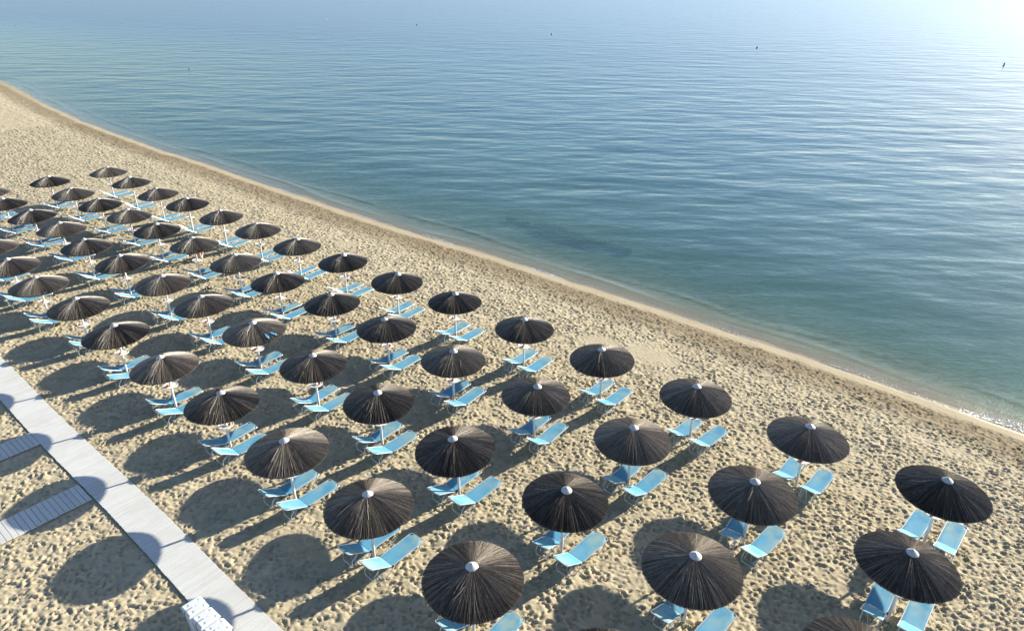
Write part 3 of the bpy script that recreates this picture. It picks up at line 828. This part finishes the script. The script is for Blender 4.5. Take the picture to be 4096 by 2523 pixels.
def body_mesh(J):
    """J: dict of joint positions (pelvis, waist, chest, neck, head, crown, face, and per side shoulder, elbow, wrist, hip, knee, ankle, toe)"""
    jl, el, ix = [], [], {}
    def add(n, p, r, parent=None):
        ix[n] = len(jl); jl.append((p, r))
        if parent: el.append((ix[parent], ix[n]))
    add('pelvis', J['pelvis'], (0.15, 0.115))
    add('waist', J['waist'], (0.14, 0.10), 'pelvis'); add('chest', J['chest'], (0.165, 0.115), 'waist')
    add('collar', J['collar'], (0.09, 0.07), 'chest'); add('neck', J['neck'], 0.055, 'collar')
    add('head', J['head'], (0.082, 0.095), 'neck'); add('crown', J['crown'], (0.07, 0.08), 'head')
    hd, fc = Vector(J['head']), Vector(J['face'])
    add('nose', tuple(fc), 0.016, 'head')
    for s_ in ('l', 'r'):
        add('sh' + s_, J['shoulder' + s_], 0.062, 'collar'); add('el' + s_, J['elbow' + s_], 0.043, 'sh' + s_)
        add('wr' + s_, J['wrist' + s_], 0.030, 'el' + s_)
        d = (Vector(J['wrist' + s_]) - Vector(J['elbow' + s_])).normalized()
        p = Vector(J['wrist' + s_]) + d * 0.075
        add('pa' + s_, tuple(p), (0.038, 0.018), 'wr' + s_)
        sd = Vector((0, 1, 0)) if abs(d.y) < 0.8 else Vector((1, 0, 0))
        sd = (sd - d * sd.dot(d)).normalized()
        for q, (o_, ln) in enumerate(((-.030, .07), (-.010, .082), (.011, .076), (.030, .060))):
            add('f%d%s' % (q, s_), tuple(p + d * ln * .55 + sd * o_), 0.009, 'pa' + s_)
            add('g%d%s' % (q, s_), tuple(p + d * ln + sd * o_ * 1.1 + Vector((0, 0, -.012))), 0.007, 'f%d%s' % (q, s_))
        th = Vector(J['wrist' + s_]) + d * 0.03
        add('th' + s_, tuple(th + d * .05 - sd * .055), 0.010, 'wr' + s_)
        add('hi' + s_, J['hip' + s_], 0.095, 'pelvis'); add('kn' + s_, J['knee' + s_], 0.058, 'hi' + s_)
        add('an' + s_, J['ankle' + s_], 0.038, 'kn' + s_); add('to' + s_, J['toe' + s_], (0.042, 0.022), 'an' + s_)
    return skin_body('person', jl, el, 0, M['skin'])
sit = dict(pelvis=(0, 0, .13), waist=(-.04, 0, .30), chest=(-.05, 0, .48), collar=(-.02, 0, .62), neck=(0.0, 0, .69), head=(.03, 0, .80), crown=(.02, 0, .87), face=(.125, 0, .79))
for s_, q in (('l', 1), ('r', -1)):
    sit.update({'shoulder' + s_: (-.02, .19 * q, .58), 'elbow' + s_: (.13, .27 * q, .36), 'wrist' + s_: (.34, .20 * q, .37),
                'hip' + s_: (.06, .10 * q, .11), 'knee' + s_: (.42, .15 * q, .40), 'ankle' + s_: (.62, .13 * q, .06), 'toe' + s_: (.78, .15 * q, .035)})
def hair_mesh(c, f):
    b = MB()
    pr = []
    for i in range(7):
        a = rad(-48 + 138 * i / 6); pr.append((0.105 * math.cos(a), 0.108 * math.sin(a)))
    b.lathe(pr, 18, (c[0] - .030, c[1], c[2] - .012))
    return b.mesh('hair', M['hair'], True)
px, py = -19.05, 38.45
pb = link('person', body_mesh(sit), loc=(px, py, max(0.0, ground(px, py)) + .0), rot=(0, 0, rad(112)))
tag(pb, 'person in beige shorts sitting on the sand behind an umbrella pole, back to the camera', 'person')
sh = []; e_ = []
shm = skin_body('shorts', [((-.01, 0, .235), (.165, .13)), ((0, 0, .12), (.175, .132)), ((.08, .105, .125), .118), ((.30, .135, .30), .098), ((.08, -.105, .125), .118), ((.30, -.135, .30), .098)], [(0, 1), (1, 2), (2, 3), (1, 4), (4, 5)], 1, M['shorts'])
link('shorts', shm, pb)
link('hair', hair_mesh(sit['crown'], 0), pb)
swimj = dict(pelvis=(-.62, 0, -.16), waist=(-.42, 0, -.13), chest=(-.22, 0, -.09), collar=(-.10, 0, -.02), neck=(-.05, 0, .03), head=(.02, 0, .13), crown=(.0, 0, .20), face=(.115, 0, .125))
for s_, q in (('l', 1), ('r', -1)):
    swimj.update({'shoulder' + s_: (-.10, .19 * q, -.05), 'elbow' + s_: (.10, .36 * q, -.12), 'wrist' + s_: (.33, .30 * q, -.12),
                  'hip' + s_: (-.68, .10 * q, -.18), 'knee' + s_: (-1.08, .16 * q, -.26), 'ankle' + s_: (-1.46, .14 * q, -.24), 'toe' + s_: (-1.60, .14 * q, -.22)})
swm = body_mesh(swimj)
for (x, y, a, lab) in ((-61.0, 134.5, 1.3, 'dark-haired swimmer in the open water, the nearer of two, off the far beach'), (-163.5, 240.9, 1.7, 'distant swimmer near the top left corner of the sea')):
    o = link('person', swm, loc=(x, y, SEA_Z - .05), rot=(0, 0, a)); tag(o, lab, 'person')
    link('hair', hair_mesh(swimj['crown'], 0), o)
    link('swimwear', skin_body('swimwear', [((-.56, 0, -.155), (.165, .122)), ((-.68, 0, -.17), (.165, .124)), ((-.70, .10, -.18), .105), ((-.82, .115, -.205), .10), ((-.70, -.10, -.18), .105), ((-.82, -.115, -.205), .10)], [(0, 1), (1, 2), (2, 3), (1, 4), (4, 5)], 1, M['swim']), o)

# ------------------------------------------------------------------ small things: shoes, sandals, buoys
def sole(L, W, t, taper=0.75):
    b = MB(); n = 20; ring = []
    for i in range(n):
        a = 2 * math.pi * i / n
        x = L / 2 * math.cos(a); wv = W / 2 * (0.87 + 0.13 * math.cos(a)) * (1 - 0.12 * math.cos(2 * a + 2.6))
        ring.append((x, wv * math.sin(a)))
    for z, k in ((0, .96), (t * .3, 1), (t, 1), (t * 1.05, .94)):
        for x, y in ring: b.v.append((x * k, y * k, z))
    for i in range(3):
        for j in range(n): b.f.append((i * n + j, i * n + (j + 1) % n, (i + 1) * n + (j + 1) % n, (i + 1) * n + j))
    b.f.append(tuple(range(n - 1, -1, -1))); b.f.append(tuple(3 * n + j for j in range(n)))
    return b
def shoe_upper(L, W):
    b = MB(); n = 14; st_ = [(-.48, .5, .085), (-.42, .8, .10), (-.2, .86, .095), (.05, .86, .075), (.25, .9, .055), (.42, .75, .04), (.49, .4, .028)]
    for x, wv, h in st_:
        for j in range(n):
            a = math.pi * j / (n - 1)
            b.v.append((x * L, W / 2 * wv * math.cos(a), 0.02 + h * math.sin(a)))
    for i in range(len(st_) - 1):
        for j in range(n - 1): b.f.append((i * n + j, (i + 1) * n + j, (i + 1) * n + j + 1, i * n + j + 1))
    b.f.append(tuple(range(n))); b.f.append(tuple((len(st_) - 1) * n + j for j in reversed(range(n))))
    return b
for dx, dy, a, lab in ((0, 0, .5, 'dark shoe on the sand between rows, right one of a pair'), (-.23, .02, 1.9, 'dark shoe lying on the sand, left one of a pair')):
    x, y = -16.8 + dx, 34.35 + dy
    o = link('shoe', None, loc=(x, y, max(ground(x, y), -.01) + .005), rot=(0, .05, a)); tag(o, lab, 'shoe', 'pair of dark shoes on the sand')
    link('sole', sole(.29, .105, .022).mesh('sole', M['black'], True), o)
    link('upper', shoe_upper(.28, .10).mesh('upper', M['shoe'], True), o)
ux, uy = ROWS[2][8]
for k, (rr, an, tw, lab) in enumerate(((1.06, -.42, .25, 'blue beach sandal on a reed canopy, upper one of a pair'), (1.03, -.72, -.05, 'blue beach sandal on a reed canopy, lower one of a pair'))):
    x, y = ux + rr * math.cos(an), uy + rr * math.sin(an)
    o = link('sandal', None, loc=(x, y, cone_z(rr) + .028)); tag(o, lab, 'sandal', 'pair of blue sandals on the canopy')
    slope = Matrix.Rotation(an, 3, 'Z') @ Matrix.Rotation(math.atan2(Z_TOP - Z_RIM, R_RIM), 3, 'Y') @ Matrix.Rotation(tw, 3, 'Z')
    o.rotation_euler = slope.to_euler()
    link('sole', sole(.32, .125, .026).mesh('sole', M['sandal'], True), o)
    link('strap', MB().tube(rounded([(.02, .055, .02), (.06, .03, .05), (.10, 0, .045), (.06, -.03, .05), (.02, -.055, .02)], .02, 3), .008, 6).mesh('strap', M['strap'], True), o)

def buoy(x, y, m, lab, tilt, flag=False, sc_=1.0):
    o = link('marker_buoy', None, loc=(x, y, SEA_Z), rot=(tilt[0], tilt[1], .3)); tag(o, lab, 'buoy', 'line of marker buoys on the sea')
    b = MB().lathe([(0.06, -.30), (0.20, -.22), (0.24, 0.0), (0.235, 0.22), (0.20, 0.42), (0.13, 0.56), (0.06, 0.62), (0.05, 0.68), (0.0, 0.70)], 18)
    link('float', b.mesh('float', m, True), o)
    link('ring', MB().tube([(.05 * math.cos(a), 0, .72 + .05 * math.sin(a)) for a in [i * math.pi / 5 for i in range(10)]], .012, 6, True).mesh('ring', M['rope'], True), o)
    if flag:
        g = MB()
        nx = 7
        for e in (0, .006):
            for i in range(nx):
                for j in range(4):
                    g.v.append((.04 - .095 * i, e + .03 * math.sin(i * 1.2 + j * .4), .98 - .13 * j - .02 * i - .02 * math.sin(j * 2 + i)))
        for i in range(nx - 1):
            for j in range(3):
                a = i * 4 + j; g.f.append((a, a + 1, a + 5, a + 4)); a += nx * 4; g.f.append((a, a + 4, a + 5, a + 1))
        st_ = link('staff', MB().tube([(0.04, 0, .55), (.04, 0, 1.02)], .018, 6).mesh('staff', M['float_dark'], True), o)
        link('flag', g.mesh('flag', M['float_dark'], True), st_)
    o.scale = (sc_ * .85,) * 3
buoy(-73.5, 287.6, M['float_pale'], 'pale marker buoy, first and farthest of the line at left', (.1, .25))
buoy(-34.5, 259.6, M['float_dark'], 'small dark marker buoy, second of the line counted from left', (.1, .3), sc_=.85)
buoy(11.2, 222.8, M['float_dark'], 'dark upright marker buoy, third and middle of the line', (0, .02))
buoy(61.7, 185.4, M['float_dark'], 'dark marker buoy, fourth of the line counted from left', (0, .12))
buoy(102.4, 151.1, M['float_dark'], 'leaning dark marker buoy with ragged flag, rightmost of the line', (.1, .45), True, .8)

# ------------------------------------------------------------------ seagrass patch on the sea bed
def weed():
    b = MB(); R = random.Random(5)
    line = [(-.6, 49.6), (1.6, 47.9), (3.4, 45.9), (5.2, 44.4), (7.9, 43.0)]
    for i in range(8000):
        u = R.random() * 3.999; k = int(u); q = u - k
        x = line[k][0] * (1 - q) + line[k + 1][0] * q; y = line[k][1] * (1 - q) + line[k + 1][1] * q
        wd = (0.62 if u > .9 else .35) * math.sin(math.pi * (u + .25) / 4.4) + .06
        off = R.gauss(0, wd * .6); off += 0.5 * wd
        x += off * .55 + R.gauss(0, .1); y += off * .83 + R.gauss(0, .1)
        s, t = to_st(x, y)
        if float(perlin(np.array([s * .9]), np.array([t * 1.6]))[0]) + (0.28 if 1.0 < u < 3.4 else -0.02) < R.uniform(-.12, .3): continue
        z = float(profile(shore_t(s) - t)) - .01
        a = R.random() * 6.28; h = R.uniform(.26, .46); wv = R.uniform(.03, .07)
        lx, ly = math.cos(a), math.sin(a); n = len(b.v)
        for j, (hh, ww) in enumerate(((0, 1), (.6, .9), (1, .2))):
            bx, by = x + lx * .12 * hh * hh, y + ly * .12 * hh * hh
            b.v.append((bx - ly * wv * ww, by + lx * wv * ww, z + h * hh)); b.v.append((bx + ly * wv * ww, by - lx * wv * ww, z + h * hh))
        b.f.append((n, n + 1, n + 3, n + 2)); b.f.append((n + 2, n + 3, n + 5, n + 4))
    o = link('seagrass', b.mesh('seagrass', M['weed']))
    tag(o, 'long dark patch of seagrass under the shallow water', 'seagrass', kind='stuff')
weed()

# ------------------------------------------------------------------ foam along the waterline, and sun glitter made as white flecks at its right end
def foam_glitter():
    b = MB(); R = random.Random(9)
    runs = [(-33.5, -30.5, 260, .22), (-24.5, -21.5, 300, .22), (-52, -49, 160, .25), (-12.5, -9.5, 120, .12), (-6.0, -1.0, 130, .22), (-0.6, 5.0, 750, .75), (-41, -38, 90, .15)]  # right-end runs stand for sun glitter, modelled as solid white flecks
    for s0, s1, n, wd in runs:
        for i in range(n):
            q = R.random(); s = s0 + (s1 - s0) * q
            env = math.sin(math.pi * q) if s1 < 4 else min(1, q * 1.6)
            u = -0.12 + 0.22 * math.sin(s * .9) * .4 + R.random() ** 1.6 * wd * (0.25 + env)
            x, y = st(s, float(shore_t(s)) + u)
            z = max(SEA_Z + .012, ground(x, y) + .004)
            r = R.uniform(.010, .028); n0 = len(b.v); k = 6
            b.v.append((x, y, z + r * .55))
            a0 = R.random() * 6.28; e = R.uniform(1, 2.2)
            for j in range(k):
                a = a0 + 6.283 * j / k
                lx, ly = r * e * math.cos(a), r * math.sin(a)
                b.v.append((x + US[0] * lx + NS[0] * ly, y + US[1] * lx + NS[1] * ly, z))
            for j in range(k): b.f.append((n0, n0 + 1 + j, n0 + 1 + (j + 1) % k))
    tag(link('foam_glitter', b.mesh('foam_glitter', M['foam_glitter'])), 'thin white froth and bubbles along the waterline, white flecks for sun glitter at right', 'foam_glitter', kind='stuff')
M['foam_glitter'] = simple('foam_glitter', (0.80, 0.81, 0.82), 0.25, var=0.06)
foam_glitter()
